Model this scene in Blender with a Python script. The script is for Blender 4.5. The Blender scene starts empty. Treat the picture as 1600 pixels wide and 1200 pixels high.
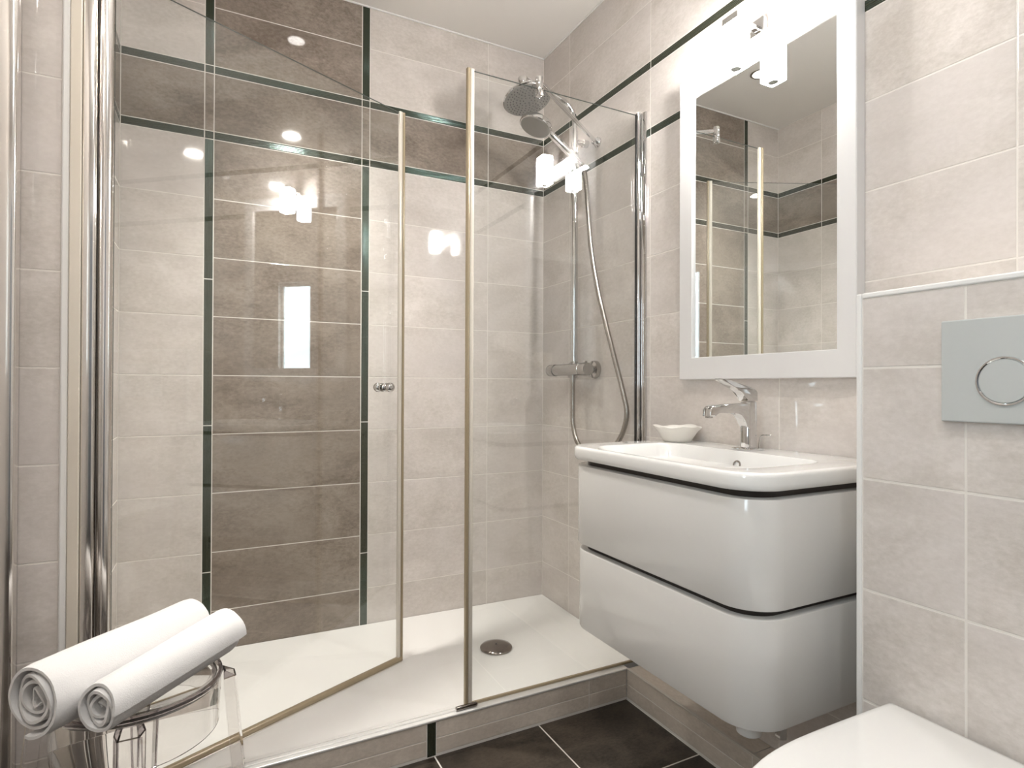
import bpy, bmesh, math, random
from mathutils import Vector, Matrix
random.seed(7)
S = bpy.context.scene
COL = S.collection

# ------------------------------------------------------------------ camera, world, lights, exposure
YAW, PIT, ROL, FPX = .4725, .0059, -.0036, 911.145
CAM = Vector((-1.3017, -2.2461, 1.035))
ax = Vector((math.sin(YAW)*math.cos(PIT), math.cos(YAW)*math.cos(PIT), math.sin(PIT)))
rt = Vector((math.cos(YAW), -math.sin(YAW), 0)); up = rt.cross(ax)
R_ = math.cos(ROL)*rt - math.sin(ROL)*up
U_ = math.sin(ROL)*rt + math.cos(ROL)*up
cam = bpy.data.objects.new('camera', bpy.data.cameras.new('camera'))
COL.objects.link(cam)
cam.data.sensor_width = 36; cam.data.lens = FPX/1600*36; cam.data.clip_start = .02
cam.matrix_world = Matrix(((R_.x, U_.x, -ax.x, CAM.x), (R_.y, U_.y, -ax.y, CAM.y), (R_.z, U_.z, -ax.z, CAM.z), (0, 0, 0, 1)))
S.camera = cam
S.view_settings.view_transform = 'Standard'; S.view_settings.look = 'None'
S.view_settings.gamma = 1; S.view_settings.use_curve_mapping = False
S.view_settings.exposure = 0.42
S.cycles.use_denoising = True
S.cycles.max_bounces = 14; S.cycles.transparent_max_bounces = 24; S.cycles.transmission_bounces = 12
S.cycles.glossy_bounces = 8; S.cycles.diffuse_bounces = 6
S.cycles.sample_clamp_indirect = 60
w = bpy.data.worlds.new('world'); S.world = w; w.use_nodes = True
w.node_tree.nodes['Background'].inputs[0].default_value = (.8, .9, 1, 1)
w.node_tree.nodes['Background'].inputs[1].default_value = 1.0

P_DOWN = 2.0        # ceiling downlights incl. added fill ones (watt)
E_DAY = 9.0          # daylight in the narrow window
P_FILL_SPOT = 105.0        # added fill spot that brightens the shower
E_LAMP = 200.0        # opal shade of the mirror lamp
C_DOWN = (1, .96, .90)

def light(name, kind, loc, direction, power, color, size, size_y=None, parent=None):
    d = bpy.data.lights.new(name, kind); d.energy = power; d.color = color
    if kind == 'AREA':
        d.size = size
        if size_y: d.shape = 'RECTANGLE'; d.size_y = size_y
        else: d.shape = 'DISK'
    o = bpy.data.objects.new(name, d); COL.objects.link(o)
    o.location = loc; o.rotation_euler = Vector(direction).to_track_quat('-Z', 'Y').to_euler()
    if parent:
        o.parent = parent; o.location = Vector(loc) - parent.location
    return o
DOWNS = [(-.91, -1.34), (-.90, -2.30), (-1.42, -1.90), (-1.0, -.36)]  # first one known from its reflection, the other three added for fill

# ------------------------------------------------------------------ materials
def new_mat(name):
    m = bpy.data.materials.new(name); m.use_nodes = True
    nt = m.node_tree; b = nt.nodes['Principled BSDF']
    return m, nt, b
def simple(name, col, rough=.4, metal=0, coat=0, spec=.5, ior=None, trans=0, bump=None):
    m, nt, b = new_mat(name)
    b.inputs['Base Color'].default_value = (*col, 1); b.inputs['Roughness'].default_value = rough
    b.inputs['Metallic'].default_value = metal; b.inputs['Coat Weight'].default_value = coat
    b.inputs['Coat Roughness'].default_value = .03
    b.inputs['Specular IOR Level'].default_value = spec; b.inputs['Transmission Weight'].default_value = trans
    if ior: b.inputs['IOR'].default_value = ior
    if bump:
        sc, st = bump
        t = nt.nodes.new('ShaderNodeTexCoord'); n = nt.nodes.new('ShaderNodeTexNoise'); n.inputs['Scale'].default_value = sc
        n.inputs['Detail'].default_value = 4
        bp = nt.nodes.new('ShaderNodeBump'); bp.inputs['Strength'].default_value = st; bp.inputs['Distance'].default_value = .002
        nt.links.new(t.outputs['Object'], n.inputs['Vector']); nt.links.new(n.outputs[0], bp.inputs['Height'])
        nt.links.new(bp.outputs[0], b.inputs['Normal'])
    return m
def emis(name, col, st):
    m, nt, b = new_mat(name)
    b.inputs['Base Color'].default_value = (*col, 1)
    b.inputs['Emission Color'].default_value = (*col, 1); b.inputs['Emission Strength'].default_value = st
    return m
def tile_mat(name, c0, c1, c2, rough=.09, scale=5.0, bump=.05):
    """glazed stone-look tile: cloudy mottling, each tile with its own piece of the pattern"""
    m, nt, b = new_mat(name); L = nt.links.new; N = nt.nodes.new
    geo = N('ShaderNodeTexCoord'); at = N('ShaderNodeAttribute'); at.attribute_name = 'tid'
    off = N('ShaderNodeVectorMath'); off.operation = 'MULTIPLY_ADD'
    comb = N('ShaderNodeCombineXYZ')
    for i in range(3): L(at.outputs['Fac'], comb.inputs[i])
    off.inputs[1].default_value = (1, 1, 1)
    L(geo.outputs['UV'], off.inputs[0]); L(comb.outputs[0], off.inputs[2])
    mp = N('ShaderNodeMapping'); mp.inputs['Scale'].default_value = (1, 1.6, 1); L(off.outputs[0], mp.inputs['Vector'])
    n1 = N('ShaderNodeTexNoise'); n1.inputs['Scale'].default_value = scale; n1.inputs['Detail'].default_value = 6; n1.inputs['Roughness'].default_value = .58
    n1.inputs['Distortion'].default_value = .6
    n2 = N('ShaderNodeTexNoise'); n2.inputs['Scale'].default_value = scale*14; n2.inputs['Detail'].default_value = 5; n2.inputs['Roughness'].default_value = .7
    n3 = N('ShaderNodeTexNoise'); n3.inputs['Scale'].default_value = scale*.45; n3.inputs['Detail'].default_value = 2
    for n in (n1, n2, n3): L(mp.outputs[0], n.inputs['Vector'])
    mx = N('ShaderNodeMath'); mx.operation = 'MULTIPLY_ADD'; mx.inputs[1].default_value = .45; L(n2.outputs[0], mx.inputs[0])
    sc_ = N('ShaderNodeMath'); sc_.operation = 'MULTIPLY'; sc_.inputs[1].default_value = .55; L(n1.outputs[0], sc_.inputs[0]); L(sc_.outputs[0], mx.inputs[2])
    rp = N('ShaderNodeValToRGB'); e = rp.color_ramp.elements
    e[0].position = .38; e[0].color = (*c0, 1); e[1].position = .62; e[1].color = (*c1, 1); L(mx.outputs[0], rp.inputs[0])
    r3 = N('ShaderNodeMapRange'); r3.inputs['From Min'].default_value = .4; r3.inputs['From Max'].default_value = .65; r3.inputs['To Max'].default_value = .55
    L(n3.outputs[0], r3.inputs['Value'])
    mc = N('ShaderNodeMix'); mc.data_type = 'RGBA'; mc.inputs[7].default_value = (*c2, 1)
    L(r3.outputs[0], mc.inputs[0]); L(rp.outputs[0], mc.inputs[6]); L(mc.outputs[2], b.inputs['Base Color'])
    b.inputs['Roughness'].default_value = rough
    bp = N('ShaderNodeBump'); bp.inputs['Strength'].default_value = bump; bp.inputs['Distance'].default_value = .004
    L(n3.outputs[0], bp.inputs['Height']); L(bp.outputs[0], b.inputs['Normal'])
    return m
M_LIGHT = tile_mat('light_tile', (.55, .505, .46), (.715, .665, .625), (.64, .592, .568), rough=.05)
M_DARK = tile_mat('taupe_tile', (.168, .132, .104), (.345, .292, .246), (.245, .203, .170), rough=.05)
M_FLOOR = tile_mat('floor_tile', (.010, .007, .005), (.085, .066, .050), (.03, .023, .018), rough=.34, scale=7, bump=.02)
M_SKIRT = tile_mat('greige_skirting_tile', (.55, .48, .41), (.74, .66, .575), (.65, .575, .50), rough=.12)
M_GROUT = simple('grout', (.75, .71, .66), .7)
def listello_mat():
    m, nt, b = new_mat('ribbed_border'); L = nt.links.new; N = nt.nodes.new
    t = N('ShaderNodeTexCoord'); mp = N('ShaderNodeMapping'); mp.inputs['Scale'].default_value = (14, 1, 1); L(t.outputs['UV'], mp.inputs[0])
    wv = N('ShaderNodeTexWave'); wv.wave_type = 'BANDS'; wv.bands_direction = 'Y'; wv.inputs['Scale'].default_value = 62
    mp2 = N('ShaderNodeMapping'); mp2.inputs['Scale'].default_value = (.08, 1, 1); L(t.outputs['UV'], mp2.inputs[0])
    wv.inputs['Distortion'].default_value = 1.2; wv.inputs['Detail'].default_value = 2; L(mp2.outputs[0], wv.inputs['Vector'])
    ns = N('ShaderNodeTexNoise'); ns.inputs['Scale'].default_value = 9; ns.inputs['Detail'].default_value = 4; L(mp.outputs[0], ns.inputs[0])
    ad = N('ShaderNodeMath'); ad.operation = 'MULTIPLY_ADD'; ad.inputs[1].default_value = .5; L(ns.outputs[0], ad.inputs[0]); L(wv.outputs['Fac'], ad.inputs[2])
    bp = N('ShaderNodeBump'); bp.inputs['Strength'].default_value = .55; bp.inputs['Distance'].default_value = .0012
    L(ad.outputs[0], bp.inputs['Height']); L(bp.outputs[0], b.inputs['Normal'])
    b.inputs['Base Color'].default_value = (.030, .029, .017, 1); b.inputs['Metallic'].default_value = 0
    b.inputs['Roughness'].default_value = .13; b.inputs['Specular IOR Level'].default_value = .8
    b.inputs['Specular Tint'].default_value = (.68, 1, .92, 1)
    return m
M_LIST = listello_mat()
M_WHITE = simple('white_lacquer', (.70, .685, .66), .14, coat=.3)
M_FRAME = simple('white_frame_lacquer', (.70, .69, .685), .3)
M_CER = simple('white_ceramic', (.83, .82, .80), .07, coat=.5)
M_TRAY = simple('shower_tray_acrylic', (.74, .725, .70), .28)
M_TRIM = simple('white_plastic_trim', (.80, .79, .77), .3)
M_CEIL = simple('ceiling_paint', (.80, .77, .73), .7)
M_CHROME = simple('chrome', (.66, .655, .65), .05, metal=1)
M_CHROME2 = simple('satin_chrome', (.46, .44, .42), .16, metal=1)
M_DARKCH = simple('drain_chrome', (.27, .24, .22), .14, metal=1)
M_SEAL = simple('clear_seal_strip', (.68, .63, .55), .16, metal=.1)
M_SEALD = simple('seal_strip_bulb', (.36, .29, .19), .22, metal=.15)
M_BLACK = simple('black_rubber', (.012, .011, .01), .4)
M_RECESS = simple('dark_brown_recess', (.018, .012, .009), .35)
M_MIRROR = simple('mirror_silver', (.88, .90, .89), 0.0, metal=1)
M_MEDGE = simple('mirror_edge', (.03, .05, .045), .2)
M_TOWEL = simple('white_terry', (.77, .76, .755), .95, spec=.1, bump=(520, .4))
M_PC = simple('clear_polycarbonate', (.985, .975, .97), 0.0, ior=1.5, trans=1)
M_PC_REFR = simple('polycarbonate_dark_refraction', (.24, .205, .22), 0.03, ior=1.5, trans=1)  # dark refraction along rim and leg edges, put into the tint
M_TUBE = simple('polished_aluminium', (.80, .775, .75), .13, metal=1)
M_ALU = simple('aluminium_profile', (.88, .87, .85), .25, metal=.4)
M_RUB = simple('shower_face_rubber', (.19, .175, .155), .45)
M_NOZ = simple('nozzle_dark', (.10, .095, .09), .5)
M_GRID = simple('grey_metal', (.25, .24, .225), .35, metal=.4)
M_PLATE = simple('flush_plate_lacquer', (.50, .52, .51), .3)
M_SHADE = emis('opal_glass_lit', (1, .98, .955), E_LAMP)
M_DOWN = emis('downlight_lens', (1, .95, .9), 14)
M_DAY = emis('window_daylight', (.74, .9, 1), E_DAY)
M_WALLP = simple('painted_wall', (.62, .58, .54), .6)
M_DOOR_REFL = simple('dark_reflection_door', (.17, .185, .205), .35)
def pane_mat():
    m, nt, b = new_mat('clear_glass_pane'); L = nt.links.new; N = nt.nodes.new
    nt.nodes.remove(b); out = nt.nodes['Material Output']
    g = N('ShaderNodeNewGeometry'); d = N('ShaderNodeVectorMath'); d.operation = 'DOT_PRODUCT'
    L(g.outputs['Incoming'], d.inputs[0]); L(g.outputs['Normal'], d.inputs[1])
    def mth(op, a, bv):
        n = N('ShaderNodeMath'); n.operation = op
        if isinstance(a, (int, float)): n.inputs[0].default_value = a
        else: L(a, n.inputs[0])
        if bv is not None:
            if isinstance(bv, (int, float)): n.inputs[1].default_value = bv
            else: L(bv, n.inputs[1])
        return n.outputs[0]
    c = mth('ABSOLUTE', d.outputs['Value'], None); p5 = mth('POWER', mth('SUBTRACT', 1.0, c), 5.0)
    f = mth('ADD', mth('MULTIPLY', p5, .955), .045)
    tr = N('ShaderNodeBsdfTransparent'); tr.inputs[0].default_value = (.985, .992, .988, 1)
    gl = N('ShaderNodeBsdfGlossy'); gl.inputs['Roughness'].default_value = 0; gl.inputs[0].default_value = (1, 1, 1, 1)
    mx = N('ShaderNodeMixShader'); L(f, mx.inputs[0]); L(tr.outputs[0], mx.inputs[1]); L(gl.outputs[0], mx.inputs[2])
    L(mx.outputs[0], out.inputs['Surface'])
    return m
M_GLASS = pane_mat()
M_GEDGE = simple('glass_edge', (.10, .12, .11), .15, spec=.6)

# ------------------------------------------------------------------ helpers
def obj(name, bm, mats, parent=None, smooth=None, loc=None):
    me = bpy.data.meshes.new(name)
    bmesh.ops.recalc_face_normals(bm, faces=bm.faces[:])
    bm.to_mesh(me); bm.free()
    for m in (mats if isinstance(mats, (list, tuple)) else [mats]): me.materials.append(m)
    o = bpy.data.objects.new(name, me); COL.objects.link(o)
    if parent:
        o.parent = parent; o.matrix_parent_inverse = Matrix.Translation(-parent.location) @ Matrix.Identity(4)
        me.transform(Matrix.Identity(4))
    if smooth is not None:
        for p in me.polygons: p.use_smooth = True
        try:
            me.set_sharp_from_angle(angle=math.radians(smooth))
        except Exception: pass
    return o
def empty(name, loc, label, cat, group=None):
    o = bpy.data.objects.new(name, None); COL.objects.link(o); o.location = loc; o.empty_display_size = .05
    o['label'] = label; o['category'] = cat
    if group: o['group'] = group
    return o
def tag(o, label, cat, group=None):
    o['label'] = label; o['category'] = cat
    if group: o['group'] = group
    return o
def struct(o): o['kind'] = 'structure'; return o
def BM(): return bmesh.new()
def box(bm, a, b, mat=0, bev=0, seg=2):
    a = Vector(a); b = Vector(b)
    lo = Vector(map(min, a, b)); hi = Vector(map(max, a, b))
    vs = [bm.verts.new((x, y, z)) for x in (lo.x, hi.x) for y in (lo.y, hi.y) for z in (lo.z, hi.z)]
    fs = [bm.faces.new([vs[i] for i in f]) for f in ((0, 1, 3, 2), (4, 6, 7, 5), (0, 4, 5, 1), (2, 3, 7, 6), (0, 2, 6, 4), (1, 5, 7, 3))]
    for f in fs: f.material_index = mat
    if bev:
        es = list({e for f in fs for e in f.edges})
        r = bmesh.ops.bevel(bm, geom=es, offset=bev, segments=seg, profile=.5, affect='EDGES')
        for f in r['faces']: f.material_index = mat
    return fs
def loft(bm, loops, mat=0, caps=(True, True), closed=False):
    """loops: lists of points with equal counts, each a closed ring"""
    rows = [[bm.verts.new(p) for p in lp] for lp in loops]
    n = len(rows[0]); pr = list(zip(rows, rows[1:]))
    if closed: pr.append((rows[-1], rows[0]))
    for a, b in pr:
        for i in range(n):
            f = bm.faces.new((a[i], a[(i+1) % n], b[(i+1) % n], b[i])); f.material_index = mat
    if not closed:
        if caps[0]: bm.faces.new(rows[0][::-1]).material_index = mat
        if caps[1]: bm.faces.new(rows[-1]).material_index = mat
    return rows
def frame_of(d):
    d = Vector(d).normalized(); h = Vector((0, 0, 1)) if abs(d.z) < .9 else Vector((1, 0, 0))
    x = d.cross(h).normalized(); return x, x.cross(d).normalized(), d
def tube(bm, pts, r, n=14, mat=0, caps=(True, True)):
    pts = [Vector(p) for p in pts]; loops = []; x = None
    for i, p in enumerate(pts):
        d = (pts[min(i+1, len(pts)-1)] - pts[max(i-1, 0)]).normalized()
        if x is None: x, y, _ = frame_of(d)
        x = (x - d*x.dot(d)).normalized(); y = d.cross(x)
        rr = r[i] if isinstance(r, (list, tuple)) else r
        loops.append([p + rr*(math.cos(2*math.pi*k/n)*x + math.sin(2*math.pi*k/n)*y) for k in range(n)])
    return loft(bm, loops, mat, caps)
def lathe(bm, prof, origin, axis=(0, 0, 1), n=32, mat=0, caps=(True, True)):
    """prof: (radius, height) along the axis"""
    x, y, d = frame_of(axis); o = Vector(origin)
    return loft(bm, [[o + d*h + max(r, 1e-5)*(math.cos(2*math.pi*k/n)*x + math.sin(2*math.pi*k/n)*y) for k in range(n)] for r, h in prof], mat, caps)
def spline(pts, n=12):
    P = [Vector(p) for p in pts]; out = []
    for i in range(len(P)-1):
        a, b, c, d = P[max(i-1, 0)], P[i], P[i+1], P[min(i+2, len(P)-1)]
        for k in range(n):
            t = k/n
            out.append(.5*((2*b) + (c-a)*t + (2*a-5*b+4*c-d)*t*t + (3*b-a-3*c+d)*t**3))
    out.append(P[-1]); return out
def prism(bm, poly, axis, a, b, mat=0, bev=0, seg=2):
    """poly of 2-D points extruded along axis (0,1,2) from a to b"""
    def mk(p, t):
        q = list(p); q.insert(axis, t); return q
    v0 = [bm.verts.new(mk(p, a)) for p in poly]; v1 = [bm.verts.new(mk(p, b)) for p in poly]
    n = len(poly); fs = [bm.faces.new(v0[::-1]), bm.faces.new(v1)]
    for i in range(n): fs.append(bm.faces.new((v0[i], v0[(i+1) % n], v1[(i+1) % n], v1[i])))
    for f in fs: f.material_index = mat
    if bev:
        es = list(fs[0].edges) + list(fs[1].edges)
        r = bmesh.ops.bevel(bm, geom=es, offset=bev, segments=seg, profile=.5, affect='EDGES')
        for f in r['faces']: f.material_index = mat
    return fs

# ------------------------------------------------------------------ tiled walls
class Wall:
    """tiles as separate bevelled slabs standing 1.5 mm proud of the grout bed, in one mesh"""
    def __init__(s, O, U, V, Nn):
        s.O, s.U, s.V, s.N = map(Vector, (O, U, V, Nn)); s.bm = BM()
        s.tid = s.bm.faces.layers.float.new('tid'); s.uv = s.bm.loops.layers.uv.new('UVMap'); s.c = 0
    def pt(s, u, v, d): return s.O + s.U*u + s.V*v + s.N*d
    def bed(s, u0, u1, v0, v1, th=.06, mat=0):
        a = s.pt(u0, v0, -.0015); vs = []
        for d in (-.0006, -th):
            vs.append([s.bm.verts.new(s.pt(u, v, d)) for u, v in ((u0, v0), (u1, v0), (u1, v1), (u0, v1))])
        s.bm.faces.new(vs[0]).material_index = mat; s.bm.faces.new(vs[1][::-1]).material_index = mat
        for i in range(4): s.bm.faces.new((vs[0][i], vs[1][i], vs[1][(i+1) % 4], vs[0][(i+1) % 4])).material_index = mat
    def tile(s, u0, u1, v0, v1, mat, g=.0016, lim=None):
        if lim:
            u0, u1, v0, v1 = max(u0, lim[0]), min(u1, lim[1]), max(v0, lim[2]), min(v1, lim[3])
        if u1-u0 < .004 or v1-v0 < .004: return
        u0 += g; u1 -= g; v0 += g; v1 -= g
        if u1-u0 < .002 or v1-v0 < .002: return
        s.c += 1; t = random.random()*40; b = .0013
        rings = [[(u0, v0), (u1, v0), (u1, v1), (u0, v1)], [(u0, v0), (u1, v0), (u1, v1), (u0, v1)],
                 [(u0+b*.4, v0+b*.4), (u1-b*.4, v0+b*.4), (u1-b*.4, v1-b*.4), (u0+b*.4, v1-b*.4)], [(u0+b, v0+b), (u1-b, v0+b), (u1-b, v1-b), (u0+b, v1-b)]]
        ds = (-.0007, -.0004, -.0001, 0); vv = []
        for rg, d in zip(rings, ds): vv.append([s.bm.verts.new(s.pt(u, v, d)) for u, v in rg])
        fs = []; co = []
        for k in range(3):
            for i in range(4):
                j = (i+1) % 4
                fs.append(s.bm.faces.new((vv[k][i], vv[k][j], vv[k+1][j], vv[k+1][i]))); co.append((rings[k][i], rings[k][j], rings[k+1][j], rings[k+1][i]))
        fs.append(s.bm.faces.new(vv[3])); co.append(rings[3])
        long_v = (v1-v0) > (u1-u0)
        for f, cc in zip(fs, co):
            f.material_index = mat; f[s.tid] = t
            for lp, (u, v) in zip(f.loops, cc):
                lp[s.uv].uv = (v, u-u0) if (mat == 3 and long_v) else ((u, v-v0) if mat == 3 else (u, v))
    def build(s, name, dark=None):
        o = obj(name, s.bm, [M_GROUT, M_LIGHT, dark or M_DARK, M_LIST]); return struct(o)
Z0 = 1.6787; PIT_Z = .202
ROWS = sorted([Z0 - PIT_Z*k for k in range(0, 9)])           # .063 ... 1.679
LB0, LB1 = 1.8825, 1.9105      # lower border band
UB0, UB1 = 2.1085, 2.1365      # upper border band
CEIL = 2.50
def vrows(z0=0, z1=CEIL):
    """(bottom, top, kind) for every course"""
    r = [(-.139, .063, 'tile')] + [(z, z+PIT_Z, 'tile') for z in ROWS]
    r[-1] = (ROWS[-1], LB0, 'tile')
    r += [(LB0, LB1, 'band'), (LB1, UB0, 'frieze'), (UB0, UB1, 'band'), (UB1, UB1+PIT_Z, 'tile'), (UB1+PIT_Z, UB1+2*PIT_Z, 'tile')]
    return r
def course(W, u0, u1, joints, bandj, lim, frieze=2, body=1, split=False):
    js = [u0]+[j for j in joints if u0 < j < u1]+[u1]; bj = [u0]+[j for j in bandj if u0 < j < u1]+[u1]
    for a, b, k in vrows():
        if k == 'band':
            for p, q in zip(bj, bj[1:]): W.tile(p, q, a, b, 3, lim=lim)
        else:
            m = frieze if k == 'frieze' else body
            for p, q in zip(js, js[1:]): W.tile(p, q, a, b, (m if not (split and k == 'frieze' and p > .1) else 1), lim=lim)

XL = -1.576
# back wall (y = 0)
W = Wall((0, 0, 0), (1, 0, 0), (0, 0, 1), (0, -1, 0)); W.bed(XL-.06, .06, 0, CEIL)
A0, A1, B0, B1 = -1.3355, -1.3065, -.8025, -.7725      # the two upright borders
lim = (XL, 0, 0, CEIL)
course(W, XL, A0, [], [], lim); course(W, B1, 0, [-.271], [-.271], lim)
for a, b, k in vrows():
    if k == 'band':
        for p, q in ((A1, B0),): W.tile(p, q, a, b, 3, lim=lim)
        for p, q in ((A0, A1), (B0, B1)): W.tile(p, q, a, b, 3, lim=lim)
    else: W.tile(A1, B0, a, b, 2, lim=lim)
    if k == 'frieze':
        W.tile(A0, A1, a, b, 2, lim=lim); W.tile(B0, B1, a, b, 2, lim=lim)
for p, q in ((A0, A1), (B0, B1)):
    zs = [0, .400, .901, 1.402, LB0]
    for a, b in zip(zs, zs[1:]): W.tile(p, q, a, b, 3, lim=lim)
    W.tile(p, q, UB1, CEIL, 3, lim=lim)
W.build('wall_back')
# right wall (x = 0): u runs towards the viewer
YR = -3.1
W = Wall((0, 0, 0), (0, -1, 0), (0, 0, 1), (-1, 0, 0)); W.bed(0, -YR, 0, CEIL)
course(W, 0, -YR, [.2138, .7158, 1.2178, 1.7198, 2.2218, 2.7238], [.2138, .7158, 1.2178, 1.7198, 2.2218], (0, -YR, 0, CEIL), split=True)
W.build('wall_right')
# left shower wall (x = XL) faces +x
W = Wall((XL, 0, 0), (0, -1, 0), (0, 0, 1), (1, 0, 0)); W.bed(0, .728, 0, CEIL, th=.012)
course(W, 0, .728, [.2645], [.2645], (0, .728, 0, CEIL))
W.build('wall_left')
# return wall left of the shower, faces the viewer (y = -.728)
W = Wall((XL, -.728, 0), (-1, 0, 0), (0, 0, 1), (0, -1, 0)); W.bed(0.012, .224, 0, CEIL)
course(W, .012, .224, [], [], (.012, .224, 0, CEIL), frieze=1)
W.build('wall_front')
# entrance wall (x = -2.25) with the narrow window opening
XE = -1.80; WY0, WY1, WZ0, WZ1 = -2.452, -2.160, 1.02, 1.905
bm = BM()
for a, b in (((YR, 0), (WY0, CEIL)), ((WY1, 0), (-.728, CEIL)), ((WY0, 0), (WY1, WZ0)), ((WY0, WZ1), (WY1, CEIL))):
    box(bm, (XE, a[0], a[1]), (XE-.12, b[0], b[1]))
struct(obj('wall_entrance', bm, M_WALLP))
bm = BM(); box(bm, (XE, YR, 0), (.06, YR-.06, CEIL)); struct(obj('wall_rear', bm, M_WALLP))
bm = BM(); box(bm, (XE-.1, YR-.06, CEIL), (.06, .06, CEIL+.05)); struct(obj('ceiling', bm, M_CEIL))
# window
win = bpy.data.objects.new('window_1', None); COL.objects.link(win); win.location = (XE-.06, (WY0+WY1)/2, WZ0); struct(win)
bm = BM()
for a, b in (((WY0, WZ0), (WY0+.02, WZ1)), ((WY1-.02, WZ0), (WY1, WZ1)), ((WY0+.02, WZ0), (WY1-.02, WZ0+.03)), ((WY0+.02, WZ1-.03), (WY1-.02, WZ1))):
    box(bm, (XE-.04, a[0], a[1]), (XE-.09, b[0], b[1]), bev=.003)
obj('window_frame', bm, M_TRIM, win)
bm = BM(); box(bm, (XE-.06, WY0+.02, WZ0+.03), (XE-.07, WY1-.02, WZ1-.03)); obj('window_pane', bm, M_DAY, win)
# unseen rear door, added so the chrome has something dark to reflect
dr = bpy.data.objects.new('added_door_1', None); COL.objects.link(dr); dr.location = (-1.22, YR, 0); struct(dr)
bm = BM(); box(bm, (-1.62, YR+.035, .005), (-.82, YR+.001, 2.04), bev=.003); obj('added_door_leaf', bm, M_DOOR_REFL, dr)
bm = BM()
for a, b in (((-1.69, 0), (-1.625, 2.11)), ((-.815, 0), (-.75, 2.11)), ((-1.625, 2.045), (-.815, 2.11))):
    box(bm, (a[0], YR+.045, a[1]), (b[0], YR+.001, b[1]), bev=.004)
obj('added_door_frame', bm, M_TRIM, dr)
# floor with dark tiles
W = Wall((0, 0, 0), (1, 0, 0), (0, 1, 0), (0, 0, 1)); W.bed(XE-.1, .06, YR-.06, .06)
PF = .3355; xs = [-.409+PF*k for k in range(-6, 3)]; ys = [-1.015+PF*k for k in range(-7, 4)]
for x in xs:
    for y in ys: W.tile(x, x+PF, y, y+PF, 1, g=.0022, lim=(XE, 0, YR, 0))
struct(obj('floor', W.bm, [M_GROUT, M_FLOOR, M_FLOOR, M_FLOOR]))
# boxed-in cistern wall behind the toilet
XB, YB, ZB = -.24, -1.5756, 1.2085
W = Wall((XB, 0, 0), (0, -1, 0), (0, 0, 1), (-1, 0, 0)); W.bed(-YB, -YR, 0, ZB, th=-XB)
for a, b, k in vrows():
    if b > ZB+.25: break
    js = [-YB+.0085, 1.750, 2.252, 2.754, -YR]
    for p, q in zip(js, js[1:]): W.tile(p, q, a, b, 1, g=.002, lim=(-YB+.0085, -YR, 0, ZB-.008))
W.build('wall_cistern')
bm = BM(); box(bm, (XB-.0025, YB-.0085, 0.001), (XB+.02, YB+.0015, ZB+.001), bev=.0025)
struct(obj('trim_1', bm, M_TRIM))
bm = BM(); box(bm, (XB-.0025, YB-.009, ZB-.0085), (XB+.02, YR, ZB+.0015), bev=.0025)
struct(obj('trim_2', bm, M_TRIM))
# tiled plinth along the right wall
XP, ZP, YT = -.0745, .1035, -.690
W = Wall((XP, 0, 0), (0, -1, 0), (0, 0, 1), (-1, 0, 0)); W.bed(-YT, -YB, 0, ZP-.004, th=-XP)
js = [-YT, 1.1976, -YB]
for p, q in zip(js, js[1:]):
    W.tile(p, q, .007, .052, 2, g=.0012); W.tile(p, q, .052, ZP-.006, 2, g=.0012)
W2 = W; W2.O, W2.U, W2.V, W2.N = Vector((0, 0, ZP-.002)), Vector((0, -1, 0)), Vector((-1, 0, 0)), Vector((0, 0, 1))
for p, q in zip(js, js[1:]): W2.tile(p, q, .001, -XP-.008, 2, g=.0012)
W.build('baseboard_right', M_SKIRT)
bm = BM(); box(bm, (XP-.002, YT, ZP-.006), (XP+.008, YB, ZP), bev=.002); struct(obj('trim_3', bm, simple('beige_edge_trim', (.55, .50, .44), .3)))
# tiled threshold of the shower
W = Wall((0, YT, 0), (1, 0, 0), (0, 0, 1), (0, -1, 0)); W.bed(XL+.03, XP, 0, .098, th=.012)
for p, q, m in ((XP-.149, XP, 2), (-.7404, XP-.149, 2), (-.7685, -.7404, 3), (-1.27, -.7685, 2), (XL+.03, -1.27, 2)):
    if m == 3: W.tile(p, q, .002, .0975, 3, g=.0015)
    else: W.tile(p, q, .007, .0505, m, g=.0012); W.tile(p, q, .0505, .0975, m, g=.0012)
W.build('baseboard_shower', M_SKIRT)
bm = BM(); box(bm, (XL+.03, YT-.003, .098), (XP+.004, YT+.029, .1045), bev=.0022)
box(bm, (XL+.03, YT+.010, .1044), (-.645, YT+.0135, .1085), bev=.001)
struct(obj('trim_4', bm, M_ALU))
# white edge trim of the return wall
bm = BM(); box(bm, (XL-.0125, -.732, .001), (XL+.001, -.720, CEIL-.001), bev=.003)
struct(obj('trim_5', bm, M_TRIM))
# fine cove bead between ceiling and walls
bm = BM(); box(bm, (XL, -.006, CEIL-.006), (0, 0, CEIL), bev=.002); box(bm, (-.006, -.006, CEIL-.006), (0, YR, CEIL), bev=.002)
struct(obj('trim_6', bm, M_TRIM))

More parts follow.
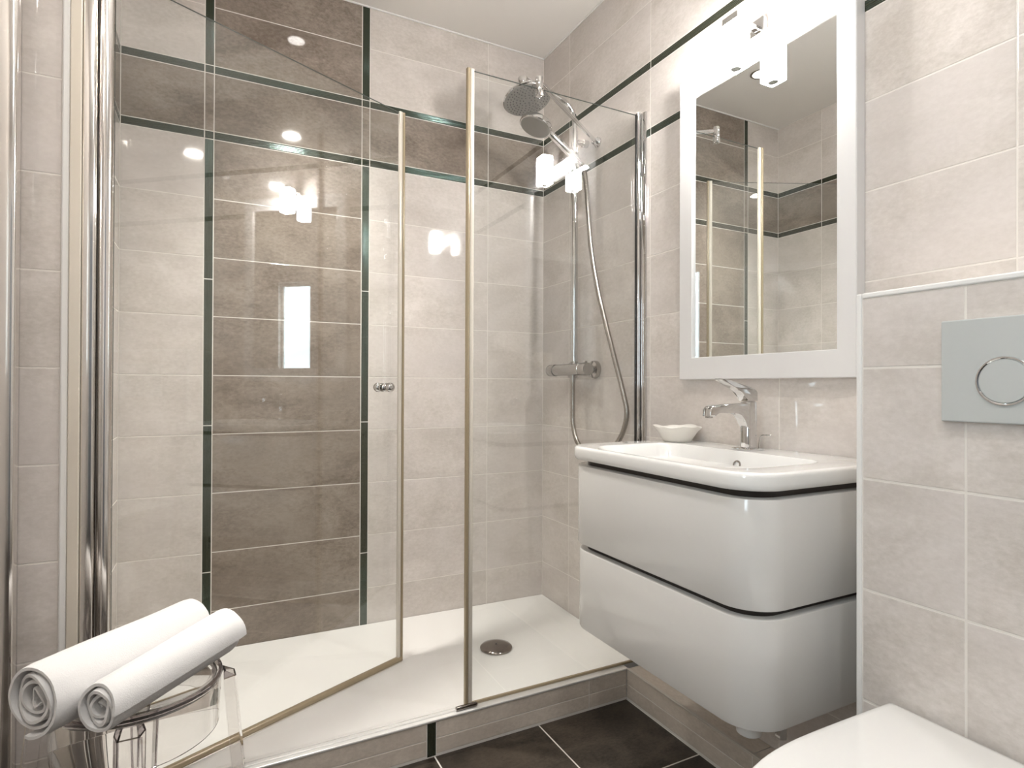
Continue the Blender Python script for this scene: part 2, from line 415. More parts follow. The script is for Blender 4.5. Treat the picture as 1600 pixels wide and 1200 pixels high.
# ------------------------------------------------------------------ ceiling downlights, mostly added fill lamps
for i, (x, y) in enumerate(DOWNS):
    lab = ['round recessed downlight in ceiling in front of the washbasin', 'round recessed fill downlight added in ceiling above the toilet',
           'round recessed fill downlight added in ceiling near the entrance window', 'round recessed fill spot added in ceiling above the shower tray'][i]
    t = empty('downlight', (x, y, CEIL), lab, 'light', 'ceiling downlights')
    bm = BM(); lathe(bm, [(.033, 0), (.044, 0), (.045, -.003), (.040, -.006), (.034, -.004), (.033, 0)], (x, y, CEIL-.0002), n=32, caps=(False, False)); obj('rim', bm, M_CHROME2, t, 40)
    bm = BM(); lathe(bm, [(.0325, -.0005), (.0325, -.003)], (x, y, CEIL), n=32); obj('lens', bm, M_DOWN, t)
    if i < 3: light('downlight_lamp', 'AREA', (x, y, CEIL-.012), (0, 0, -1), (P_DOWN*1.9, P_DOWN*2.5, P_DOWN*2.6)[i], (C_DOWN, (.97, .98, 1), (1, .93, .85))[i], .09, parent=t)
    else:                                   # unseen narrow-beam spot, added to brighten the shower
        sp = light('shower_fill_spot', 'SPOT', (x, y, CEIL-.012), (0, 0, -1), P_FILL_SPOT, C_DOWN, 0, parent=t)
        sp.data.spot_size = math.radians(78); sp.data.spot_blend = 1; sp.data.shadow_soft_size = .04

# ------------------------------------------------------------------ shower tray
DX, DY, DZ = -.391, -.346, .095
ty = -.662
t = empty('shower_tray', (-.79, -.33, .05), 'flat white shower tray with round drain inside glass shower', 'shower tray')
bm = BM()
co = [(XL+.002, -.002, .134), (-.002, -.002, .119), (-.002, ty, .105), (XL+.002, ty, .108)]
low = [bm.verts.new((x, y, .02)) for x, y, z in co]; rim = [bm.verts.new(p) for p in co]
inn = []
for (x, y, z) in co:
    inn.append(bm.verts.new((x + (.03 if x < -1 else -.03)*1, y + (-.03 if y > -.3 else .02), z-.004)))
cen = []
for k in range(32):
    a = 2*math.pi*k/32; cen.append(bm.verts.new((DX+.061*math.cos(a), DY+.061*math.sin(a), DZ)))
bm.faces.new(low[::-1])
for i in range(4):
    j = (i+1) % 4
    bm.faces.new((low[i], low[j], rim[j], rim[i])); bm.faces.new((rim[i], rim[j], inn[j], inn[i]))
# fans between the inner rim and the drain ring
order = sorted(range(32), key=lambda k: k)
def near(v): return min(range(32), key=lambda k: (cen[k].co-v.co).length)
idx = [near(v) for v in inn]
for i in range(4):
    j = (i+1) % 4; k = idx[i]; step = -1; path = [k]
    while k != idx[j]:
        k = (k+step) % 32; path.append(k)
    half = len(path)//2
    for q in range(len(path)-1):
        bm.faces.new((inn[i] if q < half else inn[j], cen[path[q]], cen[path[q+1]]))
        if q == half-1 or (half == 0 and q == 0): pass
    bm.faces.new((inn[i], inn[j], cen[path[half]]))
bm.faces.new(cen)
obj('tray_body', bm, M_TRAY, t)
bm = BM(); lathe(bm, [(.0575, .001), (.058, .006), (.054, .010), (.040, .0135), (.020, .0155), (0, .016)], (DX, DY, DZ), n=40, caps=(True, False))
lathe(bm, [(.003, .0155), (.003, .0165), (0, .0168)], (DX, DY, DZ), n=10, mat=1)
dc = obj('drain_cover', bm, [M_DARKCH, M_BLACK], t, 40); dc['label'] = 'domed chrome drain cover'

# ------------------------------------------------------------------ shower enclosure
def pane(bm, c, dirv, nv, ln, z0, z1, th=.006):
    c = Vector(c); d = Vector(dirv).normalized(); n = Vector(nv).normalized()*th/2
    P = [c-n, c+d*ln-n, c+d*ln+n, c+n]
    lo = [bm.verts.new((p.x, p.y, z0)) for p in P]; hi = [bm.verts.new((p.x, p.y, z1)) for p in P]
    for i in range(4):
        f = bm.faces.new((lo[i], lo[(i+1) % 4], hi[(i+1) % 4], hi[i])); f.material_index = 0 if i in (0, 2) else 1
    bm.faces.new(lo[::-1]).material_index = 1; bm.faces.new(hi).material_index = 1
def strip(bm, c, d, n, w, h0, h1, mat, t=.010):
    """upright rounded strip: centre c, across d by w, thick t"""
    c = Vector((c[0], c[1], 0)); d = Vector(d).normalized(); n = Vector(n).normalized(); lp = []
    for k in range(16):
        a = 2*math.pi*k/16; ca, sa = math.cos(a), math.sin(a)
        lp.append(c + d*(w/2*math.copysign(abs(ca)**.55, ca)) + n*(t/2*math.copysign(abs(sa)**.55, sa)))
    loft(bm, [[Vector((p.x, p.y, z)) for p in lp] for z in (h0, h1)], mat)
# fixed panel on the right
GY = -.665
t = empty('fixed_shower_panel', (-.32, GY, .105), 'clear fixed glass shower panel between washbasin wall and door opening', 'shower screen')
bm = BM(); pane(bm, (-.632, GY, 0), (1, 0, 0), (0, 1, 0), .617, .110, 1.968); obj('glass_pane', bm, [M_GLASS, M_GEDGE], t)
bm = BM(); strip(bm, (-.6415, GY), (1, 0, 0), (0, 1, 0), .010, .108, 1.972, 0, .016); strip(bm, (-.6295, GY), (1, 0, 0), (0, 1, 0), .013, .108, 1.972, 1, .012)
s_ = obj('seal_strip', bm, [M_SEALD, M_SEAL], t, 40); s_['label'] = 'translucent golden plastic seal strip on free edge'
bm = BM(); box(bm, (-.632, GY-.004, .1046), (-.02, GY+.004, .112), bev=.001); obj('bottom_gasket', bm, M_SEALD, t)
bm = BM(); strip(bm, (-.0105, GY), (1, 0, 0), (0, 1, 0), .017, .106, 1.975, 0, .022); box(bm, (-.009, GY-.036, .106), (-.0003, GY-.0115, 1.972), 0, bev=.003); box(bm, (-.0215, GY-.004, .106), (-.0185, GY+.004, 1.97), 1)
p_ = obj('wall_profile', bm, [M_CHROME, M_BLACK], t, 40); p_['label'] = 'chrome upright wall profile'
bm = BM(); lathe(bm, [(.006, -.012), (.0065, 0), (.0065, .05), (.004, .054)], (-.665, YT+.012, .1105), (1, 0, 0), 12); obj('corner_cap', bm, M_DARKCH, t, 40)
# support bar
t = empty('glass_support_bar', (-.401, GY, 1.97), 'chrome round bar bracing the fixed glass panel to the tiled wall', 'support bar')
bm = BM(); box(bm, (-.411, GY-.011, 1.945), (-.391, GY+.011, 1.968), bev=.004); lathe(bm, [(.011, -.02), (.012, -.018), (.012, .036), (.0105, .04), (0, .041)], (-.401, GY+.0002, 1.966), (0, 0, 1), 20)
obj('clamp', bm, M_CHROME, t, 40)
bm = BM(); tube(bm, [(-.395, GY+.004, 1.990), (-.012, -.417, 1.972)], .0075, 16); obj('bar', bm, M_CHROME, t, 40)
bm = BM(); lathe(bm, [(.012, 0), (.019, 0), (.020, .006), (.016, .010), (.011, .024), (0, .025)], (0, -.417, 1.9715), (-1, 0, 0), 24); obj('wall_flange', bm, M_CHROME, t, 40)
# door, opened inwards
HX, HY = -1.517, -.690
dd = Vector((-.7303+1.5045, -.3024+.670, 0)).normalized(); dn = Vector((dd.y, -dd.x, 0))
hp = Vector((-1.5045, -.670, 0)); DL = .857
t = empty('shower_door', (HX, HY, .11), 'frameless clear glass shower door standing open into the shower', 'shower door')
bm = BM(); pane(bm, hp, dd, dn, DL-.012, .112, 1.968); obj('glass_pane', bm, [M_GLASS, M_GEDGE], t)
bm = BM(); e = hp+dd*(DL-.008); strip(bm, e-dd*.003, dd, dn, .014, .105, 1.972, 0, .011); strip(bm, e+dd*.009, dd, dn, .009, .105, 1.972, 1, .014)
obj('seal_strip', bm, [M_SEAL, M_SEALD], t, 40)['label'] = 'translucent golden seal strip on free door edge'
bm = BM()
for off, zc, rr, m in ((0, .1120, .0100, 1), (.003, .0995, .0060, 0)):
    a = hp+dd*.01+dn*off; b = hp+dd*(DL-.002)+dn*off; tube(bm, [(a.x, a.y, zc), (b.x, b.y, zc)], rr, 14, m)
obj('bottom_seal', bm, [M_SEAL, M_SEALD], t, 40)['label'] = 'golden translucent bottom seal'
bm = BM(); lathe(bm, [(.0135, .106), (.0135, 2.02)], (HX, HY, 0), n=28); obj('hinge_tube', bm, M_TUBE, t, 40)
kp = hp+dd*(DL-.078); kp.z = 1.034
for sgn, nm in ((1, 'knob'), (-1, 'knob')):
    bm = BM(); lathe(bm, [(.010, .0032), (.0145, .004), (.0150, .008), (.012, .012), (.0075, .014), (.0075, .018), (.012, .020), (.0155, .026), (.0158, .032), (.013, .039), (.007, .043), (0, .0435)], kp, dn*sgn, 24, caps=(True, False))
    obj(nm, bm, M_CHROME, t, 40)['label'] = 'small round chrome door knob'
# hinge jamb
t = empty('shower_door_jamb', (-1.55, -.70, .1), 'tall chrome wall jamb carrying the shower door hinge at left', 'door jamb')
bm = BM(); box(bm, (XL+.0012, -.734, .001), (-1.5545, -.66, 2.495), bev=.002); obj('flat_profile', bm, simple('champagne_profile', (.72, .66, .57), .3, metal=.2), t)
bm = BM(); box(bm, (-1.5543, -.728, .001), (-1.5312, -.672, 2.495), bev=.004, seg=3); obj('chrome_profile', bm, M_TUBE, t, 40)
bm = BM(); box(bm, (-1.5309, -.688, .106), (-1.5288, -.672, 2.02)); obj('rubber_gasket', bm, M_BLACK, t)

# polished post at the left edge
t = empty('chrome_post', (-1.668, -.790, 0), 'polished chrome upright post at far left edge beside tiled wall', 'chrome post')
bm = BM(); box(bm, (-1.6800, -.810, .001), (-1.6445, -.770, 2.498), bev=.006, seg=3); obj('upright', bm, M_TUBE, t, 40)
bm = BM(); box(bm, (-1.6825, -.795, .001), (-1.6805, -.775, 2.498), 0); box(bm, (-1.70, -.80, .001), (-1.6825, -.77, 2.498), 1, bev=.002); obj('side_fin', bm, [M_BLACK, M_CHROME2], t)

# ------------------------------------------------------------------ shower column
RX, RY = -.060, -.345
t = empty('shower_column', (0, RY, 1.05), 'chrome shower column with thermostatic mixer and round overhead shower', 'shower')
bm = BM(); tube(bm, [(RX, RY, 1.128), (RX, RY, 2.03)], .0130, 18); obj('riser', bm, M_CHROME, t, 40)
arm = spline([(RX, RY, 2.03), (RX-.004, RY, 2.085), (RX-.035, RY-.004, 2.122), (RX-.085, RY-.008, 2.140), (-.298, RY-.012, 2.176)], 8)
bm = BM(); tube(bm, arm, .0105, 16); obj('overhead_arm', bm, M_CHROME, t, 40)
hn = Vector((.09, -.27, -1)).normalized(); hc = Vector((-.288, -.378, 2.086))
bm = BM(); lathe(bm, [(.006, -.098), (.018, -.092), (.021, -.078), (.018, -.066), (.014, -.058), (.017, -.030)], hc, hn, 24); obj('ball_joint', bm, M_CHROME, t, 40)
bm = BM(); lathe(bm, [(.016, -.034), (.030, -.026), (.078, -.014), (.088, -.008), (.090, -.002), (.087, .001)], hc, hn, 48); sh = obj('overhead_shower', bm, M_CHROME, t, 40)
bm = BM(); lathe(bm, [(.0868, .0005), (.0855, .0025), (0, .003)], hc, hn, 48, caps=(True, False))
fx, fy, fz = frame_of(hn)
for ring, cnt in ((.015, 6), (.028, 12), (.041, 18), (.053, 24), (.064, 30), (.075, 34)):
    for k in range(cnt):
        a = 2*math.pi*k/cnt+ring*9; p = hc+fx*ring*math.cos(a)+fy*ring*math.sin(a)
        lathe(bm, [(.0026, .0028), (.0018, .0052)], p, fz, 6, 1)
obj('nozzle_face', bm, [M_GRID, M_NOZ], sh, 40)['label'] = 'grey spray face with rings of nozzles'
# thermostatic mixer
MX, MZ = -.066, 1.1045
bm = BM(); lathe(bm, [(.006, -.139), (.021, -.138), (.0245, -.132), (.0245, -.089)], (MX, -.310, MZ), (0, -1, 0), 28)
obj('flow_handle', bm, M_CHROME2, t, 40)
bm = BM(); lathe(bm, [(.0225, -.0885), (.0235, -.086), (.0235, .086), (.0225, .0885)], (MX, -.310, MZ), (0, -1, 0), 28)
lathe(bm, [(.0155, 0), (.0155, .026), (.0135, .030)], (RX, RY, MZ+.002), (0, 0, 1), 20)
mb = obj('mixer_body', bm, M_CHROME2, t, 40)
bm = BM(); lathe(bm, [(.0245, .089), (.0245, .094), (.022, .096), (.0245, .098), (.0255, .128), (.0235, .139), (.006, .140)], (MX, -.310, MZ), (0, -1, 0), 28)
box(bm, (MX-.005, -.437, MZ+.022), (MX+.005, -.425, MZ+.031), bev=.002)
obj('temperature_handle', bm, M_CHROME2, t, 40)
for y in (-.236, -.386):
    bm = BM(); lathe(bm, [(.0335, 0), (.034, .006), (.032, .018), (.018, .022), (.016, .05), (.019, .052)], (-.0003, y-.02, MZ), (-1, 0, 0), 28); obj('wall_flange', bm, M_CHROME2, t, 40)
bm = BM(); lathe(bm, [(.006, -.028), (.0105, -.027), (.0105, 0)], (MX, RY, MZ-.020), (0, 0, 1), 18); obj('hose_outlet', bm, M_CHROME2, t, 40)
# slider holder
SZ = 1.945
bm = BM(); lathe(bm, [(.013, -.022), (.017, -.018), (.017, .018), (.013, .022)], (RX, RY, SZ), (0, 0, 1), 20); tube(bm, [(RX-.014, RY-.008, SZ), (RX-.028, RY-.012, SZ+.002)], .009, 12)
obj('slider', bm, M_CHROME, t, 40)
bm = BM(); lathe(bm, [(.012, 0), (.015, .002), (.015, .022), (.011, .024), (.010, .048)], (-.0003, RY, 1.99), (-1, 0, 0), 20); obj('wall_bracket', bm, M_CHROME, t, 40)
# hand shower with hose
t = empty('hand_shower', (RX-.04, RY, 1.92), 'chrome hand shower in its holder with hanging metal hose', 'hand shower')
h0 = Vector((-.062, -.372, 1.905)); h1 = Vector((-.205, -.368, 2.000))
bm = BM(); tube(bm, [h0+(h1-h0)*f for f in (-.06, 0, .12, .5, .8, 1)], [.0085, .0125, .0145, .0140, .0125, .0115], 16); obj('handle', bm, M_CHROME, t, 40)
pn = Vector((-.37, .0, -.93)).normalized(); pc = Vector((-.250, -.372, 1.998))
bm = BM(); lathe(bm, [(.011, -.033), (.040, -.029), (.057, -.019), (.0620, -.007), (.0620, 0), (.059, .003)], pc, pn, 36); hh = obj('head', bm, M_CHROME, t, 40)
bm = BM(); lathe(bm, [(.057, .0025), (.055, .0055), (.049, .0062), (0, .0066)], pc, pn, 36, caps=(True, False)); obj('spray_face', bm, M_RUB, hh, 40)
hz = spline([h0+(h0-h1)*.08, (-.056, -.402, 1.865), (-.056, -.42, 1.79), (-.060, -.437, 1.70), (-.064, -.462, 1.55), (-.060, -.497, 1.40), (-.052, -.532, 1.28), (-.040, -.574, 1.14), (-.030, -.610, 1.02), (-.027, -.627, .94), (-.032, -.598, .86),
             (-.045, -.53, .80), (-.058, -.45, .785), (-.068, -.385, .825), (-.068, -.352, .89), (-.066, -.346, .97), (MX, RY, 1.05), (MX, RY, 1.066)], 14)
bm = BM(); rr = [.0088 + (.0008 if k % 2 else 0) for k in range(len(hz))]
tube(bm, hz, rr, 12); obj('hose', bm, simple('metal_hose', (.40, .37, .34), .2, metal=1), t, 60)['label'] = 'flexible grey metal shower hose'

# ------------------------------------------------------------------ vanity and washbasin
def rrect(x0, x1, y0, y1, rf, rb, z, n=12, ex=2.0, bow=0):
    """outline in plan: front edge at x0 (towards the room), back at x1; rf / rb = front / back corner radii"""
    pts = []
    for cx, cy, r, a0 in ((x0+rf, y1+rf, rf, 180), (x1-rb, y1+rb, rb, 270), (x1-rb, y0-rb, rb, 0), (x0+rf, y0-rf, rf, 90)):
        for k in range(n+1):
            a = math.radians(a0+90*k/n); c_, s_ = math.cos(a), math.sin(a)
            pts.append(Vector((cx+r*math.copysign(abs(c_)**(2/ex), c_), cy+r*math.copysign(abs(s_)**(2/ex), s_), z)))
    if bow:
        ym = (y0+y1)/2; hw = (y0-y1)/2
        for p in pts:
            f = max(0, min(1, (x1-p.x)/(x1-x0))); p.x -= bow*f*(1-((p.y-ym)/hw)**2)
    return pts
VX, VY0, VY1 = -.421, -.871, -1.502
t = empty('vanity_cabinet', (-.2, -1.2, .39), 'wall-hung glossy white vanity with two rounded drawers under the basin', 'vanity cabinet')
def drawer(name, z0, z1, inset=0):
    bm = BM(); b = .003
    o = lambda i, z: rrect(VX+i+inset, -.012, VY0-i-inset, VY1+i+inset, .078-i, .004, z, bow=.006)
    loft(bm, [o(b, z0), o(b*.3, z0+b*.3), o(0, z0+b), o(0, z1-b), o(b*.3, z1-b*.3), o(b, z1)])
    return obj(name, bm, M_WHITE, t, 30)
drawer('drawer', .617, .8265, -.0015)
drawer('drawer', .3915, .6005, .0015)
bm = BM()
for z0, z1 in ((.6006, .6169), (.8266, .8414)):
    loft(bm, [rrect(VX+.022, -.012, VY0-.022, VY1+.022, .06, .004, z, bow=.006) for z in (z0, z1)])
obj('handle_recess', bm, M_RECESS, t, 30)['label'] = 'dark brown grip recesses between drawers'
# basin
BX, BY0, BY1 = -.434, -.866, -1.510
t = empty('washbasin', (-.2, -1.2, .838), 'white ceramic washbasin with rounded front corners on the vanity', 'washbasin')
bm = BM(); L = []
OUT = lambda i, z: rrect(BX+i, -.0015, BY0-i, BY1+i, .08-i*.8, .003, z, bow=.008)
for i, z in ((.014, .8417), (.004, .8435), (.0012, .847), (0, .854), (0, .869), (.0012, .8735), (.004, .8765), (.008, .8775), (.010, .8776)): L.append(OUT(i, z))
INN = lambda i, z, d=0: rrect(-.414+i, -.128-d-i*.25, -.945-i*.8, -1.440+i*.8, max(.085-i*.3, .03), max(.05-i*.1, .03), z, bow=.006)
for i, z, d in ((-.0035, .8776, 0), (-.0015, .8775, 0), (.001, .8768, 0), (.004, .8748, 0), (.010, .869, .001), (.022, .848, .003), (.042, .815, .006), (.07, .785, .012), (.10, .769, .03), (.125, .765, .045)): L.append(INN(i, z, d))
loft(bm, L, caps=(True, True))
obj('basin', bm, M_CER, t, 40)
bm = BM(); lathe(bm, [(.008, .004), (.0115, .004), (.012, .001), (.0105, -.001), (.0085, -.001)], (-.136, -1.205, .843), (-1, 0, .22), 24, caps=(False, False)); lathe(bm, [(.0086, .0005), (.0086, .001)], (-.136, -1.205, .843), (-1, 0, .22), 20, 1)
obj('overflow_ring', bm, [M_CHROME2, M_BLACK], t, 40)['label'] = 'small chrome overflow ring'
bm = BM(); lathe(bm, [(.021, -.001), (.021, .003), (.017, .005), (0, .0055)], (-.25, -1.2, .766), (0, 0, 1), 24); obj('drain_plug', bm, M_CHROME, t, 40)
# waste pipe under the vanity
t = empty('waste_trap', (-.21, -1.36, .35), 'white and chrome waste trap poking out under the vanity', 'waste pipe')
bm = BM(); lathe(bm, [(.0, .349), (.018, .350), (.024, .354), (.025, .3905)], (-.352, -1.427, 0), (0, 0, 1), 24); obj('trap_cap', bm, M_TRIM, t, 40)
bm = BM(); lathe(bm, [(.0, .335), (.010, .336), (.010, .3905)], (-.262, -1.43, 0), (0, 0, 1), 18); lathe(bm, [(.0, .318), (.0125, .32), (.0125, .345)], (-.262, -1.43, 0), (0, 0, 1), 6); obj('valve_stub', bm, M_CHROME, t, 40)

# ------------------------------------------------------------------ faucet
FY = -1.190
t = empty('basin_faucet', (-.08, FY, .8775), 'chrome single-lever mixer tap standing on the washbasin deck', 'faucet')
bm = BM(); box(bm, (-.110, FY-.029, .8776), (-.052, FY+.029, .8835), bev=.0025); obj('base_plate', bm, M_CHROME, t, 40)
bm = BM()
loft(bm, [rrect(-.0985+i, -.062-i, FY+.0148-i, FY-.0148+i, .010, .008, z, n=6) for i, z in ((0, .8836), (0, .9985), (.0008, 1.0003), (.0025, 1.001))])
prism(bm, [(-.074, .997), (-.12, .9972), (-.206, .9935), (-.219, .990), (-.2262, .982), (-.2275, .966), (-.2085, .965), (-.2045, .9735), (-.196, .9775), (-.135, .9755), (-.118, .970), (-.106, .957), (-.098, .938), (-.090, .925), (-.074, .925)], 1, FY-.0138, FY+.0138, bev=.003, seg=3)
obj('spout_body', bm, M_CHROME, t, 35)
bm = BM()
prism(bm, [(-.062, 1.0025), (-.062, 1.024), (-.066, 1.030), (-.082, 1.036), (-.115, 1.044), (-.160, 1.054), (-.185, 1.0590), (-.188, 1.0565), (-.182, 1.0525), (-.150, 1.040), (-.125, 1.030), (-.112, 1.022), (-.104, 1.014), (-.100, 1.0025)], 1, FY-.0142, FY+.0138, bev=.0028, seg=2)
obj('lever', bm, M_CHROME, t, 35)
bm = BM(); tube(bm, spline([(-.046, FY-.004, .882), (-.045, FY-.006, .905), (-.043, FY-.012, .914), (-.040, FY-.036, .915)], 5), .0019, 8); obj('pop_up_rod', bm, M_CHROME, t, 40)
bm = BM(); lathe(bm, [(.0085, 0), (.009, .002), (.009, .012)], (-.218, FY, .9615), (0, 0, 1), 18); obj('aerator', bm, M_CHROME2, t, 40)
# soap dish
bm = BM(); L = []; cxs, cys, zb = -.083, -.934, .8778
def ring(r, z, wv, sc=1): return [Vector((cxs+r*(1+wv*.05*math.cos(3*a+.4)+wv*.035*math.cos(7*a))*math.cos(a)*.92, cys+r*(1+wv*.05*math.cos(3*a+.4))*math.sin(a)*1.05, zb+z+wv*(.0022*math.sin(3*a+1)+.0014*math.sin(8*a)))) for a in [2*math.pi*k/64 for k in range(64)]]
for r, z, wv in ((.002, 0, 0), (.037, 0, 0), (.040, .001, 0), (.044, .008, .1), (.053, .022, .3), (.063, .036, .7), (.070, .0425, 1), (.0715, .0445, 1), (.069, .0445, 1), (.062, .037, .8), (.050, .020, .3), (.038, .007, .1), (.002, .005, 0)): L.append(ring(r, z, wv))
loft(bm, L); tag(obj('soap_dish', bm, simple('bisque_porcelain', (.76, .73, .68), .35, bump=(60, .1)), None, 60), 'small white wavy-rimmed ceramic dish on the back corner of the washbasin', 'soap dish')

# ------------------------------------------------------------------ mirror and lamp
t = empty('wall_mirror', (0, -1.164, 1.06), 'rectangular mirror in flat white frame above the washbasin', 'mirror')
y0, y1, z0, z1 = -.8865, -1.441, 1.0605, 1.969
iy0, iy1, iz0, iz1 = -.9385, -1.3945, 1.1255, 1.9065
bm = BM(); L = []
def rect(a, b, c, d, x): return [Vector((x, a, c)), Vector((x, b, c)), Vector((x, b, d)), Vector((x, a, d))]
for i, x in ((0, -.001), (0, -.029), (.002, -.031)): L.append(rect(y0-i, y1+i, z0+i, z1-i, x))
for i, x in ((.0015, -.031), (0, -.0295), (0, -.020)): L.append(rect(iy0+i, iy1-i, iz0-i, iz1+i, x))
L.append(rect(iy0, iy1, iz0, iz1, -.001))
loft(bm, L, closed=True); obj('frame', bm, M_FRAME, t)
bm = BM(); box(bm, (-.0225, iy0-.0002, iz0+.0002), (-.002, iy1+.0002, iz1-.0002)); bm.faces.ensure_lookup_table()
for f in bm.faces:
    f.material_index = 0 if f.calc_center_median().x < -.022 else 1
obj('mirror_glass', bm, [M_MIRROR, M_MEDGE], t)
LX, LY = -.0935, -1.160
t = empty('mirror_lamp', (LX, LY, 1.93), 'lit square white glass lamp with chrome cap above the mirror', 'lamp')
hs = .0235
bm = BM(); box(bm, (LX-hs, LY-hs, 1.8685), (LX+hs, LY+hs, 1.984), bev=.0025); obj('glass_shade', bm, M_SHADE, t)
bm = BM(); lathe(bm, [(.0135, 0), (.0135, -.0012)], (LX, LY, 1.8684), (0, 0, 1), 24); obj('shade_opening', bm, M_GRID, t)
bm = BM(); box(bm, (LX-hs-.0012, LY-hs-.0012, 1.9842), (LX+hs+.0012, LY+hs+.0012, 2.0025), bev=.0015); obj('cap', bm, M_CHROME, t)
bm = BM(); box(bm, (LX+hs+.0013, LY-.010, 1.988), (-.018, LY+.010, 1.998), bev=.002); box(bm, (LX+hs+.012, LY-.008, 1.972), (LX+hs+.022, LY+.008, 1.9878), bev=.002); obj('bracket', bm, M_CHROME, t)
bm = BM(); box(bm, (-.018, LY-.022, 1.9735), (-.0005, LY+.022, 2.020), bev=.003); obj('back_plate', bm, M_CHROME, t)

# ------------------------------------------------------------------ toilet and flush plate
t = empty('flush_plate', (XB, -1.845, 1.064), 'pale grey dual flush plate with chrome ringed round button', 'flush plate')
bm = BM(); box(bm, (XB-.012, -1.7205, .983), (XB-.0003, -1.9675, 1.1445), bev=.002); obj('plate', bm, M_PLATE, t)
for y, z, r in ((-1.806, 1.047, .0365), (-1.892, 1.047, .0285)):
    bm = BM(); lathe(bm, [(r-.0035, .0005), (r-.0018, .0022), (r, .0022), (r+.001, .0003)], (XB-.012, y, z), (-1, 0, 0), 48, caps=(False, False)); rg = obj('button_ring', bm, M_CHROME, t, 40); rg['label'] = 'chrome ring around button'
    bm = BM(); lathe(bm, [(r-.0036, .0003), (r-.0042, .0012), (0, .0014)], (XB-.012, y, z), (-1, 0, 0), 48, caps=(True, False)); obj('button', bm, M_PLATE, t, 40)
TY = -1.822
def dshape(x0, ln, hw, z, k=1.0, rear_r=.006):
    """D outline: straight at the wall side x0, rounded at x0-ln"""
    pts = []
    n = 40
    for i in range(n+1):
        u = i/n                      # along one side, from the wall to the tip and back
        a = math.pi*u
        pts.append(None)
    pts = [Vector((x0, TY-hw+rear_r, z)), Vector((x0-rear_r*.3, TY-hw+rear_r*.3, z)), Vector((x0-rear_r, TY-hw, z))]
    st = .42*ln
    for i in range(1, 8): pts.append(Vector((x0-rear_r-(st-rear_r)*i/8, TY-hw-.004*math.sin(math.pi*i/16), z)))
    for i in range(n+1):
        a = -math.pi/2+math.pi*i/n
        c_, s_ = math.cos(a), math.sin(a)
        pts.append(Vector((x0-st-(ln-st)*abs(c_)**.86, TY+(hw+.004)*math.copysign(abs(s_)**.86, s_), z)))
    for i in range(7, 0, -1): pts.append(Vector((x0-rear_r-(st-rear_r)*i/8, TY+hw+.004*math.sin(math.pi*i/16), z)))
    pts += [Vector((x0-rear_r, TY+hw, z)), Vector((x0-rear_r*.3, TY+hw-rear_r*.3, z)), Vector((x0, TY+hw-rear_r, z))]
    return pts
def dloop(x0, ln, hw, z, i): return dshape(x0-i, ln-2*i, hw-i, z)
t = empty('toilet', (XB, TY, .1), 'wall-hung white toilet with closed lid below flush plate', 'toilet')
bm = BM(); loft(bm, [dloop(-.248, .500, .1835, z, i) for i, z in ((.004, .472), (.001, .474), (0, .478), (0, .485), (.001, .4885), (.004, .4905), (.012, .4912))]); obj('lid', bm, M_CER, t, 40)
bm = BM(); loft(bm, [dloop(-.252, .492, .180, z, i) for i, z in ((.002, .452), (0, .455), (0, .470), (.002, .4715))]); obj('seat', bm, M_CER, t, 40)
bm = BM(); loft(bm, [[Vector((-.2405+(p.x+.2405)*sx, TY+(p.y-TY)*sy, z)) for p in dloop(-.2405, .50, .178, z, 0)] for sx, sy, z in ((.55, .5, .10), (.72, .72, .14), (.86, .86, .24), (.96, .95, .36), (1, 1, .42), (1, 1, .4515))]); obj('bowl', bm, M_CER, t, 40)

# ------------------------------------------------------------------ clear stool with rolled towels
SX, SY, SR = -1.427, -.905, .1435
t = empty('clear_stool', (SX, SY, 0), 'round transparent plastic stool holding the rolled towels', 'stool')
bm = BM()
lathe(bm, [(SR-.0060, .4605), (SR-.0055, .4615), (SR-.003, .4625), (SR+.001, .4605), (SR+.0018, .456), (SR-.0002, .4525)], (SX, SY, 0), n=72, mat=1, caps=(False, False))
lathe(bm, [(SR-.0002, .4525), (SR-.004, .362), (SR-.0055, .3605), (SR-.008, .362), (SR-.006, .447), (SR-.018, .4525), (.03, .4505), (0, .4505)], (SX, SY, 0), n=72, caps=(False, False))
lathe(bm, [(0, .4545), (.03, .4545), (SR-.018, .4570), (SR-.0105, .4590), (SR-.0060, .4605)], (SX, SY, 0), n=72, caps=(False, False))
bmesh.ops.remove_doubles(bm, verts=bm.verts[:], dist=.0002)
obj('seat', bm, [M_PC, M_PC_REFR], t, 30)
for ang in (4, -90, 186, 92):
    a = math.radians(ang); ro = Vector((math.cos(a), math.sin(a), 0)); ta = Vector((-ro.y, ro.x, 0)); c = Vector((SX, SY, 0)); bm = BM(); L = []
    # channel section: front plate and two splayed cheeks, under a sloping shoulder, leaning outwards to the floor
    for z, r, w, dp in ((.4495, SR+.002, .013, .005), (.4375, SR+.002, .0165, .024), (.4335, SR+.0024, .0165, .0245), (.30, SR+.014, .016, .025), (.15, SR+.029, .0155, .0245), (.0015, SR+.043, .015, .023)):
        k = .0075; th_ = .0042
        sec = [(-w-k, 0), (-w, dp), (w, dp), (w+k, 0), (w+k-th_, 0), (w-th_*.8, dp-th_), (-w+th_*.8, dp-th_), (-w-k+th_, 0)]
        L.append([c+ro*(r+v_)+ta*u_+Vector((0, 0, z)) for u_, v_ in sec])
    rows = loft(bm, L)
    bm.faces.ensure_lookup_table()
    n8 = 8
    for q in range(len(L)-1):
        for i in (3, 7): bm.faces[q*n8+i].material_index = 1
    for i in range(n8): bm.faces[i].material_index = 1 if i in (0, 2, 3, 7) else 0
    for f in bm.faces[-2:]: f.material_index = 1
    obj('leg', bm, [M_PC, M_PC_REFR], t, 30)

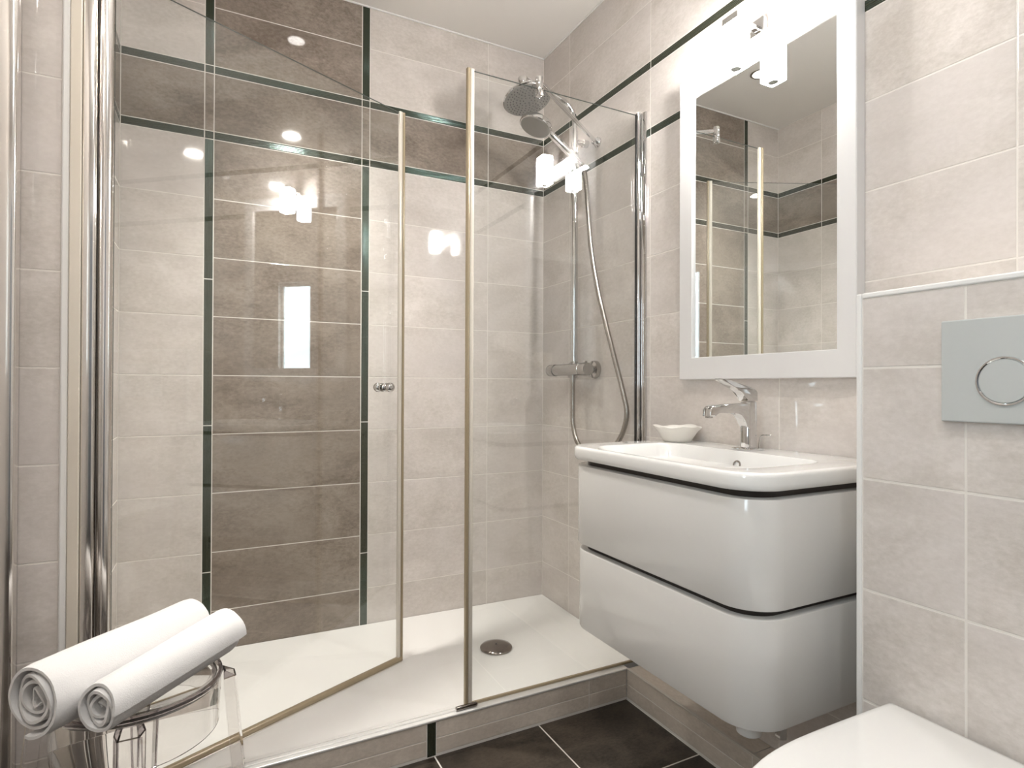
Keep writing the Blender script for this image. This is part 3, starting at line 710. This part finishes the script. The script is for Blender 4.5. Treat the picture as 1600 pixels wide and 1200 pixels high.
def towel(label, p0, p1, r0, r1, turns, seed, squash=(1, 1), th=.0068, flap=0):
    random.seed(seed); p0, p1 = Vector(p0), Vector(p1); d = (p1-p0).normalized(); ln = (p1-p0).length
    x = Vector((d.y, -d.x, 0)).normalized(); y = x.cross(d).normalized()
    if y.z < 0: y = -y; x = -x
    n = int(turns*30); ph = [random.random()*6.28 for _ in range(8)]; ph[0] = flap
    st = 22; loops = []
    for s in range(st+1):
        f = s/st; rad = r0+(r1-r0)*f
        # rounded lip at both ends
        e = min(f, 1-f)*st
        pol_o, pol_i = [], []
        for k in range(n+1):
            q = k/n; th_a = 2*math.pi*turns*(1-q) + ph[0]; rin = .16
            rr = rad*(rin+(1-rin)*q)
            wob = 1+.05*math.sin(2*th_a+ph[1])*(1-q*.6)+.035*math.sin(3*th_a+ph[2]+3*f)*(1-q*.5)+.010*math.sin(5*th_a+7*f+ph[3])+.005*math.sin(11*th_a+2*f+ph[6])+.003*math.sin(17*th_a+5*f+ph[7])
            if e < 1: wob *= 1-.02*(1-e)
            lft = (rad*.05*math.sin(2.2*math.pi*f+ph[4]+th_a)*.4)
            rr = rr*wob+lft*.3
            tk = th*(.5+.5*min(1, q*3))*.5*(1 if e >= .5 else .72)
            ends = (.010*(1-q)**1.5+.004*math.sin(th_a*1.5+ph[5])) if s in (0, st) else 0
            sg = 1 if s == 0 else -1
            base = p0+d*(ln*f+sg*ends)
            for lst, o_ in ((pol_o, tk), (pol_i, -tk)):
                lst.append(base+x*((rr+o_)*math.cos(th_a)*squash[0])+y*((rr+o_)*math.sin(th_a)*squash[1]))
        loops.append(pol_o+pol_i[::-1])
    bm = BM(); rows = [[bm.verts.new(p) for p in lp] for lp in loops]; m = len(rows[0]); h = n+1
    for a, b in zip(rows, rows[1:]):
        for i in range(m): bm.faces.new((a[i], a[(i+1) % m], b[(i+1) % m], b[i]))
    for rw, fl in ((rows[0], 0), (rows[-1], 1)):
        for i in range(n):
            q = (rw[i], rw[i+1], rw[m-2-i], rw[m-1-i]); bm.faces.new(q if fl else q[::-1])
    o = obj('rolled_towel', bm, M_TOWEL, None, 60)
    return tag(o, label, 'towel', 'rolled white towels on the stool')
towel('larger rolled white towel at the back of the stool', (-1.563, -1.045, .5215), (-1.338, -.795, .5205), .0585, .056, 4.2, 3, (.92, 1.0), flap=-1.75)
towel('smaller rolled white towel at the front of the stool', (-1.469, -1.087, .5050), (-1.271, -.848, .5105), .0425, .048, 3.6, 5, (.88, 1.0), th=.0075, flap=-.12)
